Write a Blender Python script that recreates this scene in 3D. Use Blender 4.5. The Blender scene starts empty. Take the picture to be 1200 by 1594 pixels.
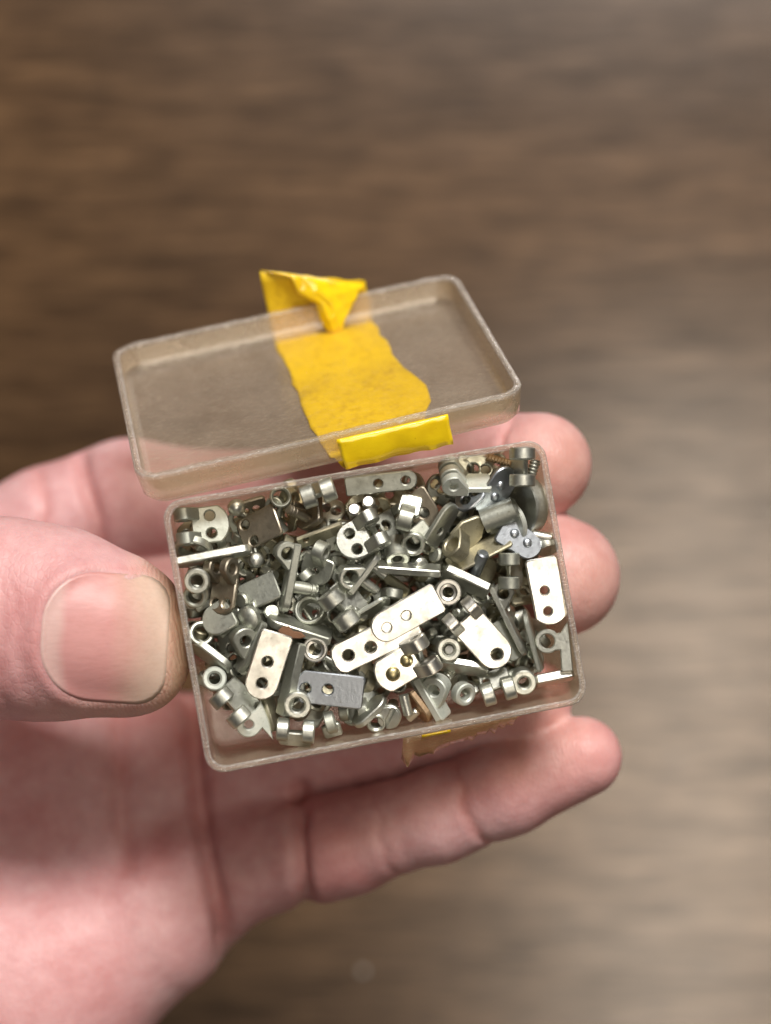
import bpy, bmesh, math, random
import numpy as np
from mathutils import Vector, Matrix
from mathutils.geometry import tessellate_polygon
from mathutils.bvhtree import BVHTree

# ---------------------------------------------------------------- units
# Everything is measured in "u": 1 u = 0.0725 mm (a 44 mm wide box is about 607 u wide).
K = 7.25e-5            # metres per u
F = 2635.0             # camera height above the box rim, in u
ZT = 2300.0            # box rim height above the tabletop, in u
rnd = random.Random(7)
sc = bpy.context.scene
COL = sc.collection

# ---------------------------------------------------------------- camera, world, lamps, exposure
cam = bpy.data.cameras.new('camera')
cam.sensor_fit = 'VERTICAL'; cam.sensor_height = 24.0; cam.sensor_width = 18.07
cam.lens = 24.0 * F / 1594.0
cam.clip_start = 0.01; cam.clip_end = 20.0
cam.dof.use_dof = True
cam.dof.focus_distance = (F + 35) * K
cam.dof.aperture_fstop = 6.8
camo = bpy.data.objects.new('camera', cam); COL.objects.link(camo)
camo.location = (0, 0, (F + ZT) * K)
sc.camera = camo

w = bpy.data.worlds.new('World'); sc.world = w; w.use_nodes = True
bg = w.node_tree.nodes['Background']
bg.inputs[0].default_value = (1.0, 0.93, 0.85, 1); bg.inputs[1].default_value = 0.04

def area(name, loc, target, size, size_y, power, color):
    l = bpy.data.lights.new(name, 'AREA'); l.shape = 'RECTANGLE'
    l.size = size; l.size_y = size_y; l.energy = power; l.color = color
    o = bpy.data.objects.new(name, l); COL.objects.link(o); o.location = loc
    if target is not None: o.rotation_euler = (Vector(target) - Vector(loc)).to_track_quat('-Z', 'Y').to_euler()   # else it shines straight down
    return o
area('ceiling_lamp', (0.36, 1.35, 1.62), (0, 0, 0.16), 0.8, 0.5, 64, (1.0, 0.95, 0.89))
area('ceiling_lamp_beside', (0.39, -0.34, 1.70), None, 0.32, 1.0, 6.6, (1.0, 0.88, 0.73))

sc.view_settings.view_transform = 'Standard'
sc.view_settings.look = 'None'
sc.view_settings.exposure = 0.0
sc.view_settings.gamma = 1.0
sc.view_settings.use_curve_mapping = False
sc.render.engine = 'CYCLES'
sc.cycles.use_denoising = True
sc.cycles.max_bounces = 12
sc.cycles.transparent_max_bounces = 24
sc.cycles.caustics_reflective = True
sc.cycles.sample_clamp_indirect = 6.0

# ---------------------------------------------------------------- helpers
def wp(px, py, z=0.0):
    """a point seen at photo position (px, py) and standing z above the box rim -> (x, y, z) in u"""
    s = (F - z) / F
    return Vector(((px - 600.0) * s, (797.0 - py) * s, z))
def M(v):
    return Vector((v[0] * K, v[1] * K, (v[2] + ZT) * K))

def tag(o, label=None, cat=None, group=None, kind=None):
    if label: o['label'] = label
    if cat: o['category'] = cat
    if group: o['group'] = group
    if kind: o['kind'] = kind
    return o

def mesh_from(name, verts, faces, smooth_angle=38, scale=K):
    me = bpy.data.meshes.new(name)
    me.from_pydata([(v[0] * scale, v[1] * scale, v[2] * scale) for v in verts], [], faces)
    bm = bmesh.new(); bm.from_mesh(me)
    bmesh.ops.recalc_face_normals(bm, faces=bm.faces)
    bm.to_mesh(me); bm.free()
    me.shade_smooth()
    if smooth_angle is not None:
        me.set_sharp_from_angle(angle=math.radians(smooth_angle))
    return me

def link(name, me, mat, parent=None, loc=None, rot=None):
    o = bpy.data.objects.new(name, me); COL.objects.link(o)
    if mat is not None and not me.materials: me.materials.append(mat)
    if parent: o.parent = parent
    if loc is not None: o.location = loc
    if rot is not None: o.rotation_euler = rot.to_euler()
    return o

def empty(name, loc, rot=None):
    o = bpy.data.objects.new(name, None); COL.objects.link(o)
    o.empty_display_size = 0.002; o.location = loc
    if rot is not None: o.rotation_euler = rot.to_euler()
    return o

def circle(cx, cy, r, n=18, cw=False, a0=0.0):
    pts = [(cx + r * math.cos(a0 + 2 * math.pi * i / n), cy + r * math.sin(a0 + 2 * math.pi * i / n)) for i in range(n)]
    return pts[::-1] if cw else pts

def area2(p):
    return 0.5 * sum(p[i][0] * p[(i + 1) % len(p)][1] - p[(i + 1) % len(p)][0] * p[i][1] for i in range(len(p)))

def inset(p, d):
    n = len(p); out = []
    for i in range(n):
        a, b, c = Vector(p[i - 1]), Vector(p[i]), Vector(p[(i + 1) % n])
        e1 = (b - a); e2 = (c - b)
        if e1.length < 1e-9 or e2.length < 1e-9: out.append(tuple(b)); continue
        n1 = Vector((-e1.y, e1.x)).normalized(); n2 = Vector((-e2.y, e2.x)).normalized()
        m = n1 + n2
        if m.length < 1e-6: m = n1
        m.normalize(); k = max(0.5, m.dot(n1))
        q = b + m * (d / k); out.append((q.x, q.y))
    return out

def slab(outer, holes, t, bev=1.6, wob=0.0, seed=0):
    """a flat plate of thickness t with real holes and bevelled edges -> verts, faces"""
    if area2(outer) < 0: outer = outer[::-1]
    loops = [outer] + [h if area2(h) < 0 else h[::-1] for h in holes]
    if wob:
        rr = random.Random(seed)
        loops[0] = [(x + rr.uniform(-wob, wob), y + rr.uniform(-wob, wob)) for x, y in loops[0]]
    bev = min(bev, t * 0.45)
    verts, faces, offs = [], [], []
    zs = [(-t / 2, bev), (-t / 2 + bev, 0), (t / 2 - bev, 0), (t / 2, bev)]
    for z, d in zs:
        row = []
        for lp in loops:
            q = inset(lp, d) if d else lp
            row.append(len(verts)); verts += [(x, y, z) for x, y in q]
        offs.append(row)
    for li in range(3):
        for k, lp in enumerate(loops):
            n = len(lp); a, b = offs[li][k], offs[li + 1][k]
            for i in range(n):
                j = (i + 1) % n
                faces.append((a + i, a + j, b + j, b + i))
    polys = []
    for k, lp in enumerate(loops):
        s = offs[3][k]; polys.append([Vector(verts[s + i]) for i in range(len(lp))])
    tris = tessellate_polygon(polys)
    base0, base3 = offs[0][0], offs[3][0]
    for a, b, c in tris:
        faces.append((base3 + a, base3 + b, base3 + c)); faces.append((base0 + c, base0 + b, base0 + a))
    return verts, faces

def lathe(profile, n=22):
    """profile: closed list of (radius, z) turned about z"""
    verts, faces = [], []
    m = len(profile)
    for i in range(n):
        a = 2 * math.pi * i / n
        for r, z in profile: verts.append((r * math.cos(a), r * math.sin(a), z))
    for i in range(n):
        j = (i + 1) % n
        for k in range(m):
            l = (k + 1) % m
            if profile[k][0] < 1e-6 and profile[l][0] < 1e-6: continue
            faces.append((i * m + k, j * m + k, j * m + l, i * m + l))
    return verts, faces

def clean(me):
    bm = bmesh.new(); bm.from_mesh(me)
    bmesh.ops.remove_doubles(bm, verts=bm.verts, dist=1e-7)
    bmesh.ops.recalc_face_normals(bm, faces=bm.faces); bm.to_mesh(me); bm.free()
    me.shade_smooth(); me.set_sharp_from_angle(angle=math.radians(38))
    return me

# ---------------------------------------------------------------- materials
class NT:
    def __init__(s, name):
        s.m = bpy.data.materials.new(name); s.m.use_nodes = True
        s.t = s.m.node_tree; s.n = s.t.nodes; s.l = s.t.links
        s.bsdf = s.n['Principled BSDF']; s.out = s.n['Material Output']
    def add(s, kind, **kw):
        nd = s.n.new(kind)
        for k, v in kw.items():
            if k.startswith('_'): setattr(nd, k[1:], v)
            else: nd.inputs[k.replace('__', ' ')].default_value = v
        return nd
    def link(s, a, b): s.l.new(a, b)
    def noise(s, scale, detail=4, rough=0.55, vec=None, dist=0.0):
        nd = s.add('ShaderNodeTexNoise', Scale=scale, Detail=detail, Roughness=rough, Distortion=dist)
        if vec is not None: s.link(vec, nd.inputs['Vector'])
        return nd.outputs['Fac']
    def ramp(s, fac, stops):
        nd = s.n.new('ShaderNodeValToRGB'); cr = nd.color_ramp
        while len(cr.elements) < len(stops): cr.elements.new(0.5)
        for e, (p, c) in zip(cr.elements, stops):
            e.position = p; e.color = c if len(c) == 4 else (*c, 1)
        s.link(fac, nd.inputs[0]); return nd.outputs[0]
    def mix(s, fac, a, b, kind='MIX'):
        nd = s.n.new('ShaderNodeMix'); nd.data_type = 'RGBA'; nd.blend_type = kind
        for sock, v in ((nd.inputs[0], fac), (nd.inputs[6], a), (nd.inputs[7], b)):
            if hasattr(v, 'is_linked') or hasattr(v, 'links'): s.link(v, sock)
            else: sock.default_value = v if not isinstance(v, tuple) or len(v) == 4 else (*v, 1)
        return nd.outputs[2]
    def math(s, op, a, b=None):
        nd = s.n.new('ShaderNodeMath'); nd.operation = op
        for i, v in enumerate((a, b)):
            if v is None: continue
            if hasattr(v, 'links'): s.link(v, nd.inputs[i])
            else: nd.inputs[i].default_value = v
        return nd.outputs[0]
    def bump(s, h, strength, dist, target=None):
        nd = s.add('ShaderNodeBump', Strength=strength, Distance=dist)
        s.link(h, nd.inputs['Height']); s.link(nd.outputs[0], (target or s.bsdf).inputs['Normal']); return nd

def metal(name, c, rough, tarnish, amount=0.5, metallic=1.0, spot=1.0):
    g = NT(name); b = g.bsdf
    tc = g.n.new('ShaderNodeTexCoord'); oi = g.n.new('ShaderNodeObjectInfo')
    va = g.n.new('ShaderNodeVectorMath'); va.operation = 'ADD'
    g.link(tc.outputs['Object'], va.inputs[0])
    comb = g.n.new('ShaderNodeCombineXYZ'); g.link(oi.outputs['Random'], comb.inputs[0]); g.link(oi.outputs['Random'], comb.inputs[1])
    g.link(comb.outputs[0], va.inputs[1]); v = va.outputs[0]
    n1 = g.noise(420, 6, 0.65, v); n2 = g.noise(2200, 4, 0.6, v); n3 = g.noise(9000, 2, 0.5, v)
    f = g.ramp(n1, [(0.42, (0, 0, 0)), (0.72, (amount,) * 3)])
    val = g.math('ADD', g.math('MULTIPLY', oi.outputs['Random'], 0.35), 0.80)
    base = g.mix(f, c, tarnish)
    hv = g.add('ShaderNodeHueSaturation'); g.link(base, hv.inputs['Color']); g.link(val, hv.inputs['Value'])
    spots = g.ramp(n2, [(0.60, (1, 1, 1)), (0.76, (1 - .38 * spot, 1 - .40 * spot, 1 - .45 * spot))])
    col = g.mix(1.0, hv.outputs[0], spots, 'MULTIPLY')
    g.link(col, b.inputs['Base Color'])
    b.inputs['Metallic'].default_value = metallic
    ro = g.math('ADD', g.math('MULTIPLY', n2, 0.30 * spot), rough - 0.12 * spot)
    ro = g.math('ADD', ro, g.math('MULTIPLY', f, 0.22))
    g.link(ro, b.inputs['Roughness'])
    h = g.math('ADD', n2, g.math('MULTIPLY', n3, 0.35))
    g.bump(h, 0.35 * spot, 0.00006)
    return g.m

MAT = {
    'nickel': metal('nickel_bright', (0.64, 0.65, 0.59), 0.35, (0.38, 0.385, 0.325), 0.7),
    'polished': metal('nickel_polished', (0.80, 0.785, 0.73), 0.30, (0.50, 0.48, 0.40), 0.6, 1.0, 0.6),
    'dull': metal('nickel_dull', (0.51, 0.525, 0.465), 0.43, (0.30, 0.305, 0.25), 0.6),
    'dark': metal('tarnished_brown', (0.38, 0.34, 0.27), 0.42, (0.20, 0.16, 0.11), 0.7),
    'olive': metal('tarnished_olive', (0.52, 0.49, 0.37), 0.44, (0.25, 0.22, 0.13), 0.6),
    'blue': metal('zinc_bluish', (0.52, 0.56, 0.61), 0.34, (0.40, 0.42, 0.44), 0.4),
    'pale': metal('oxidised_pale', (0.66, 0.68, 0.62), 0.52, (0.44, 0.49, 0.44), 0.8, 0.75),
    'bronze': metal('bronze_brown', (0.50, 0.36, 0.23), 0.38, (0.24, 0.15, 0.08), 0.6),
    'brass': metal('brass', (0.62, 0.54, 0.30), 0.30, (0.36, 0.30, 0.16), 0.5),
}

def plastic(name, haze, tint, hazecol, rough, scratch=0.35, bs=0.25, bd=0.00008):
    """old clear polystyrene: clear, lightly hazed and scuffed"""
    g = NT(name)
    tc = g.n.new('ShaderNodeTexCoord'); v = tc.outputs['Object']
    mp = g.n.new('ShaderNodeMapping'); mp.inputs['Scale'].default_value = (0.5, 6, 1); mp.inputs['Rotation'].default_value = (0, 0, 0.7)
    g.link(v, mp.inputs[0])
    n1 = g.noise(150, 6, 0.7, v); n2 = g.noise(1500, 5, 0.7, mp.outputs[0]); n3 = g.noise(60, 3, 0.6, v)
    sc_ = g.ramp(n2, [(0.56, (0, 0, 0)), (0.70, (scratch,) * 3)])
    cl = g.ramp(n1, [(0.35, (0, 0, 0)), (0.72, (min(0.16, haze), min(0.16, haze), min(0.16, haze)))])
    fac = g.math('ADD', g.math('ADD', haze, g.math('MULTIPLY', sc_, n3)), cl)
    tr = g.add('ShaderNodeBsdfTransparent', Color=(*tint, 1))
    df = g.add('ShaderNodeBsdfDiffuse', Color=(*hazecol, 1))
    tl = g.add('ShaderNodeBsdfTranslucent', Color=(*hazecol, 1))
    m0 = g.n.new('ShaderNodeMixShader'); m0.inputs[0].default_value = 0.4
    g.link(df.outputs[0], m0.inputs[1]); g.link(tl.outputs[0], m0.inputs[2])
    m1 = g.n.new('ShaderNodeMixShader'); g.link(fac, m1.inputs[0])
    g.link(tr.outputs[0], m1.inputs[1]); g.link(m0.outputs[0], m1.inputs[2])
    gl = g.add('ShaderNodeBsdfGlossy', Color=(1, 1, 1, 1), Roughness=rough)
    ge = g.n.new('ShaderNodeNewGeometry')
    dt = g.n.new('ShaderNodeVectorMath'); dt.operation = 'DOT_PRODUCT'
    g.link(ge.outputs['Incoming'], dt.inputs[1])
    cth = g.math('ABSOLUTE', dt.outputs['Value'])
    fres = g.math('ADD', g.math('MULTIPLY', g.math('POWER', g.math('SUBTRACT', 1.0, cth), 5.0), 0.96), 0.04)
    bp = g.add('ShaderNodeBump', Strength=bs, Distance=bd)
    g.link(g.math('ADD', n2, n1), bp.inputs['Height'])
    for nd in (df, gl): g.link(bp.outputs[0], nd.inputs['Normal'])
    g.link(bp.outputs[0], dt.inputs[0])
    m2 = g.n.new('ShaderNodeMixShader'); g.link(fres, m2.inputs[0])
    g.link(m1.outputs[0], m2.inputs[1]); g.link(gl.outputs[0], m2.inputs[2])
    g.link(m2.outputs[0], g.out.inputs['Surface'])
    g.n.remove(g.bsdf)
    return g.m
MAT['plastic'] = plastic('clear_plastic', 0.22, (0.97, 0.94, 0.89), (0.74, 0.63, 0.52), 0.14)
MAT['lid_plastic'] = plastic('clear_lid_plastic', 0.24, (0.97, 0.95, 0.90), (0.74, 0.66, 0.56), 0.14, 0.8)
MAT['inner'] = plastic('clear_inner_plastic', 0.02, (0.98, 0.96, 0.92), (0.74, 0.66, 0.56), 0.14, 0.6)
MAT['wall'] = plastic('yellowed_wall_plastic', 0.27, (0.96, 0.91, 0.82), (0.78, 0.66, 0.50), 0.12)
MAT['rim'] = plastic('scuffed_rim_plastic', 0.22, (0.96, 0.92, 0.86), (0.84, 0.76, 0.66), 0.12, 1.6, 0.6, 0.0003)
MAT['edge'] = plastic('edge_highlight_plastic', 0.32, (0.95, 0.93, 0.90), (0.95, 0.92, 0.88), 0.15, 4.0, 0.9, 0.0004)  # whitish frosting on the bevels paints in the rim's bright edge highlights
MAT['film'] = plastic('adhesive_film', 0.22, (0.96, 0.86, 0.68), (0.80, 0.62, 0.40), 0.12, 0.5)

def tape_mat():
    g = NT('yellow_tape'); b = g.bsdf
    tc = g.n.new('ShaderNodeTexCoord'); v = tc.outputs['Object']
    n1 = g.noise(260, 5, 0.65, v); n2 = g.noise(2400, 3, 0.6, v)
    c = g.ramp(n1, [(0.30, (0.86, 0.57, 0.010)), (0.62, (0.92, 0.65, 0.010))])
    d = g.ramp(n2, [(0.22, (0.55, 0.42, 0.30)), (0.33, (1, 1, 1))])
    n3 = g.noise(95, 5, 0.7, v); c = g.mix(g.ramp(n3, [(0.5, (0, 0, 0)), (0.68, (.7, .7, .7))]), c, (0.62, 0.38, 0.02))
    g.link(g.mix(1.0, c, d, 'MULTIPLY'), b.inputs['Base Color'])
    b.inputs['Roughness'].default_value = 0.13
    b.inputs['Specular IOR Level'].default_value = 0.7
    g.bump(n1, 0.18, 0.0003)
    return g.m
MAT['tape'] = tape_mat()
def adhesive_side():
    g = NT('tape_adhesive_side'); b = g.bsdf
    tc = g.n.new('ShaderNodeTexCoord'); v = tc.outputs['Object']
    n = g.noise(130, 6, 0.7, v); n2 = g.noise(900, 4, 0.65, v)
    c = g.ramp(n, [(0.40, (0.72, 0.48, 0.001)), (0.56, (0.64, 0.42, 0.002)), (0.72, (0.44, 0.28, 0.008))])
    g.link(g.mix(1.0, c, g.ramp(n2, [(0.35, (.84, .80, .72)), (0.5, (1, 1, 1))]), 'MULTIPLY'), b.inputs['Base Color'])
    b.inputs['Roughness'].default_value = 0.6
    return g.m
MAT['tape_back'] = adhesive_side()

def skin_mat():
    g = NT('skin'); b = g.bsdf
    tc = g.n.new('ShaderNodeTexCoord'); v = tc.outputs['Object']
    at = g.n.new('ShaderNodeAttribute'); at.attribute_name = 'red'
    ay = g.n.new('ShaderNodeAttribute'); ay.attribute_name = 'sallow'
    n1 = g.noise(90, 5, 0.6, v); n2 = g.noise(420, 5, 0.6, v)
    base = g.ramp(n1, [(0.30, (0.54, 0.255, 0.255)), (0.50, (0.61, 0.345, 0.35)), (0.72, (0.67, 0.43, 0.435))])
    base = g.mix(g.math('MULTIPLY', ay.outputs['Fac'], 0.85), base, (0.64, 0.47, 0.33))
    base = g.mix(at.outputs['Fac'], base, (0.60, 0.20, 0.17))
    mott = g.ramp(n2, [(0.32, (0.90, 0.83, 0.83)), (0.66, (1, 1, 1))])
    g.link(g.mix(1.0, base, mott, 'MULTIPLY'), b.inputs['Base Color'])
    b.inputs['Roughness'].default_value = 0.46
    b.inputs['Specular IOR Level'].default_value = 0.4
    b.inputs['Subsurface Weight'].default_value = 0.35
    b.inputs['Subsurface Radius'].default_value = (1.0, 0.32, 0.22)
    b.inputs['Subsurface Scale'].default_value = 0.0022
    vo = g.add('ShaderNodeTexVoronoi', Scale=1500.0); vo.feature = 'DISTANCE_TO_EDGE'
    wv = g.n.new('ShaderNodeMapping'); wv.inputs['Scale'].default_value = (1, 0.45, 1)
    g.link(v, wv.inputs[0]); g.link(wv.outputs[0], vo.inputs['Vector'])
    cells = g.ramp(vo.outputs['Distance'], [(0.0, (0, 0, 0)), (0.12, (1, 1, 1))])
    h = g.math('ADD', g.math('MULTIPLY', cells, 0.2), g.noise(700, 5, 0.65, v))
    sep = g.n.new('ShaderNodeSeparateXYZ'); g.link(v, sep.inputs[0])
    wig = g.noise(260, 2, 0.5, v)
    ph = g.math('ADD', g.math('MULTIPLY', sep.outputs[0], 13500.0), g.math('ADD', g.math('MULTIPLY', sep.outputs[1], 2600.0), g.math('MULTIPLY', wig, 26.0)))
    rid = g.math('MULTIPLY', g.math('MULTIPLY', g.math('SINE', ph), ay.outputs['Fac']), 0.28)
    h = g.math('ADD', h, rid)
    g.bump(h, 0.42, 0.00026)
    return g.m
MAT['skin'] = skin_mat()

def nail_mat():
    g = NT('nail'); b = g.bsdf
    at = g.n.new('ShaderNodeAttribute'); at.attribute_name = 'along'
    tc = g.n.new('ShaderNodeTexCoord')
    mp = g.n.new('ShaderNodeMapping'); mp.inputs['Scale'].default_value = (0.12, 1, 1)
    g.link(tc.outputs['Object'], mp.inputs[0])
    n1 = g.noise(2600, 3, 0.6, mp.outputs[0]); n2 = g.noise(150, 3, 0.5, tc.outputs['Object'])
    x = g.math('ADD', at.outputs['Fac'], g.math('MULTIPLY', g.math('SUBTRACT', n2, 0.5), 0.10))
    c = g.ramp(x, [(0.0, (0.62, 0.40, 0.37)), (0.12, (0.60, 0.375, 0.35)), (0.19, (0.56, 0.265, 0.255)),
                   (0.52, (0.58, 0.275, 0.26)), (0.68, (0.57, 0.32, 0.275)), (0.84, (0.60, 0.42, 0.34)), (1.0, (0.61, 0.46, 0.37))])
    s = g.ramp(n1, [(0.3, (0.93, 0.91, 0.9)), (0.6, (1, 1, 1))])
    g.link(g.mix(1.0, c, s, 'MULTIPLY'), b.inputs['Base Color'])
    b.inputs['Roughness'].default_value = 0.44
    b.inputs['Subsurface Weight'].default_value = 0.2
    b.inputs['Subsurface Radius'].default_value = (1.0, 0.45, 0.3); b.inputs['Subsurface Scale'].default_value = 0.0012
    g.bump(n1, 0.22, 0.00008)
    return g.m
MAT['nail'] = nail_mat()

def wood_mat():
    g = NT('wood_grain'); b = g.bsdf
    tc = g.n.new('ShaderNodeTexCoord'); v = tc.outputs['Object']
    def st(sx, sy, off=0.0):
        mp = g.n.new('ShaderNodeMapping'); mp.inputs['Scale'].default_value = (sx, sy, 1); mp.inputs['Location'].default_value = (off, off * 1.7, 0)
        mp.inputs['Rotation'].default_value = (0, 0, 0.02)
        g.link(v, mp.inputs[0]); return mp.outputs[0]
    broad = g.noise(1.0, 3, 0.5, st(5, 12, 3.1), 0.6)
    mid = g.noise(1.0, 5, 0.6, st(34, 330, 1.3), 0.5)
    fine = g.noise(1.0, 4, 0.65, st(80, 700, 7.7), 0.3)
    pores = g.noise(1.0, 2, 0.5, st(90, 1500, 0.4))
    f = g.math('ADD', g.math('MULTIPLY', mid, 0.55), g.math('MULTIPLY', fine, 0.45))
    c = g.ramp(f, [(0.34, (0.034, 0.020, 0.011)), (0.44, (0.068, 0.037, 0.016)), (0.56, (0.118, 0.066, 0.030)), (0.70, (0.21, 0.120, 0.054))])
    bb = g.ramp(broad, [(0.30, (0.55, 0.52, 0.50)), (0.68, (1.15, 1.08, 1.0))])
    c = g.mix(1.0, c, bb, 'MULTIPLY')
    p = g.ramp(pores, [(0.32, (0.55, 0.5, 0.48)), (0.45, (1, 1, 1))])
    g.link(g.mix(1.0, c, p, 'MULTIPLY'), b.inputs['Base Color'])
    b.inputs['Roughness'].default_value = 0.55; b.inputs['Specular IOR Level'].default_value = 0.0
    b.inputs['Coat Weight'].default_value = 1.0; b.inputs['Coat Roughness'].default_value = 0.25; b.inputs['Coat IOR'].default_value = 1.95
    g.link(g.ramp(f, [(0.38, (.6, .6, .6)), (0.62, (1, 1, 1))]), b.inputs['Coat Weight'])
    g.bump(g.math('ADD', f, pores), 0.25, 0.0003)
    return g.m
MAT['wood'] = wood_mat()

# ---------------------------------------------------------------- tabletop
def tabletop():
    xs = 0.45
    v, f = slab([(-xs, -xs), (xs, -xs), (xs, xs), (-xs, xs)], [], 0.024, 0.001)
    me = mesh_from('tabletop', v, f, scale=1.0)
    o = link('tabletop', me, MAT['wood'], loc=(0, 0, -0.012))
    tag(o, 'brown wood grain tabletop far below the held box', 'table', kind='structure')
tabletop()
def crumb(px, py, r, label):
    bm = bmesh.new(); bmesh.ops.create_icosphere(bm, subdivisions=2, radius=r * K)
    for v in bm.verts: v.co *= 1 + rnd.uniform(-.2, .2); v.co.z *= 0.5
    me = bpy.data.meshes.new('crumb'); bm.to_mesh(me); bm.free(); me.shade_smooth()
    g = NT('crumb_white'); g.bsdf.inputs['Base Color'].default_value = (0.38, 0.36, 0.33, 1); g.bsdf.inputs['Roughness'].default_value = 0.7
    p = wp(px, py, -ZT + r * 0.4)
    tag(link('crumb', me, g.m, loc=M(p)), label, 'crumb')
crumb(565, 1512, 10, 'small pale crumb lying on the table below the palm')

# ---------------------------------------------------------------- box (open tray) and lid
def rrect(hx, hy, r, n=6):
    pts = []
    for cx, cy, a in ((hx - r, hy - r, 0), (-hx + r, hy - r, 90), (-hx + r, -hy + r, 180), (hx - r, -hy + r, 270)):
        for i in range(n + 1):
            t = math.radians(a + 90 * i / n); pts.append((cx + r * math.cos(t), cy + r * math.sin(t)))
    return pts
def loft(rings, caps=()):
    verts, faces = [], []; n = len(rings[0][0])
    for pts, z in rings: verts += [(x, y, z) for x, y in pts]
    for i in range(len(rings) - 1):
        for j in range(n):
            k = (j + 1) % n
            faces.append((i * n + j, i * n + k, (i + 1) * n + k, (i + 1) * n + j))
    for c in caps: faces.append(tuple(range(c * n, c * n + n)))
    return verts, faces
def tray(name, hx, hy, r, depth, wall, rimh, floor_t, mat, parent, taper=0.97):
    """rim plane at z = 0, floor below; the shell and its rim are two meshes"""
    o = lambda s, d=0: rrect(hx * s - d, hy * s - d, r - d * 0.7)
    rings = [(o(1, wall), -rimh), (o(1), -rimh), (o((1 + taper) / 2), -depth * .5), (o(taper), -depth + 10), (o(taper, 8), -depth),
             ]
    # outer skin down to the underside, then inner skin back up
    vi = [(o(taper, wall + 7), -depth + floor_t), (o(taper, wall), -depth + floor_t + 9), (o((1 + taper) / 2, wall), -depth * .5), (o(1, wall), -rimh)]
    allr = rings + vi
    n = len(allr[0][0]); verts, faces = [], []
    for pts, z in allr: verts += [(x, y, z) for x, y in pts]
    seq = [1, 2, 3, 4]
    for a, b in zip(seq, seq[1:]):
        for j in range(n):
            k = (j + 1) % n; faces.append((a * n + j, a * n + k, b * n + k, b * n + j))
    faces.append(tuple(4 * n + j for j in range(n)))
    faces.append(tuple(5 * n + j for j in range(n)))
    for a, b in ((5, 6), (6, 7), (7, 8)):
        for j in range(n):
            k = (j + 1) % n; faces.append((a * n + j, a * n + k, b * n + k, b * n + j))
    me = mesh_from('shell', verts, faces, 30)
    clean(me)
    me.materials.append(mat); me.materials.append(MAT['wall']); me.materials.append(MAT['inner'])
    for pl in me.polygons:
        if abs(pl.normal.z) < 0.6: pl.material_index = 1
        elif pl.center.z > (-depth + floor_t * .5) * K: pl.material_index = 2
    link('shell', me, None, parent)
    # rim: a slim rounded band sitting on the shell
    b = 2.5
    prof = [(0, -rimh + .4), (0, -b), (b, 0), (wall - b, 0), (wall, -b), (wall, -rimh + .4)]
    rr = random.Random(hash(name) % 1000 if False else len(name))
    verts, faces = [], []
    fine = 10
    base = [o(1, d) for d, z in prof]
    # resample each loop densely so the rim edge can be a little uneven
    def dens(lp):
        out = []
        for i in range(len(lp)):
            p, q = Vector(lp[i]), Vector(lp[(i + 1) % len(lp)])
            k = 30 if (q - p).length > 100 else 1
            for j in range(k): out.append(tuple(p.lerp(q, j / k)))
        return out
    base = [dens(lp) for lp in base]; n = len(base[0])
    jit = [rr.uniform(-.9, .9) for _ in range(n)]
    for (d, z), lp in zip(prof, base):
        for i, (x, y) in enumerate(lp): verts.append((x, y, z + (jit[i] if z > -rimh + 1 else 0)))
    m = len(prof)
    for a in range(m - 1):
        bq = (a + 1) % m
        for j in range(n):
            k = (j + 1) % n; faces.append((a * n + j, a * n + k, bq * n + k, bq * n + j))
    rm = mesh_from('rim', verts, faces, 50)
    rm.materials.append(MAT['rim']); rm.materials.append(MAT['edge'])
    mi = [1 if a in (1, 3) else 0 for a in range(m - 1) for _ in range(n)]
    rm.polygons.foreach_set('material_index', mi)
    link('rim', rm, None, parent)

BC = Vector((-11.0, -143.4, 0.0))
RB = Matrix.Rotation(math.radians(9.8), 3, 'Z') @ Matrix.Rotation(math.radians(8), 3, 'Y')      # the box leans a little to the right
BHX, BHY, BDEP = 304.7, 212.4, 215.0
box = empty('plastic_box', M(BC), RB)
tag(box, 'small clear plastic box full of metal fittings, held open in the hand', 'box')
tray('box', BHX, BHY, 30, BDEP, 10, 8, 12, MAT['plastic'], box)

def boxpt(x, y, z=0):   # box-local -> u
    return BC + RB @ Vector((x, y, z))
def fz(p, z):           # depth below the leaning rim plane -> height
    n = RB @ Vector((0, 0, 1)); x, y = p[0] - 600 - BC.x, 797 - p[1] - BC.y
    return z + (10 if z < -30 else 0) - (n.x * x + n.y * y) / n.z
def px_of(v):
    s = F / (F - v[2]); return (600 + v[0] * s, 797 - v[1] * s)

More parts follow.
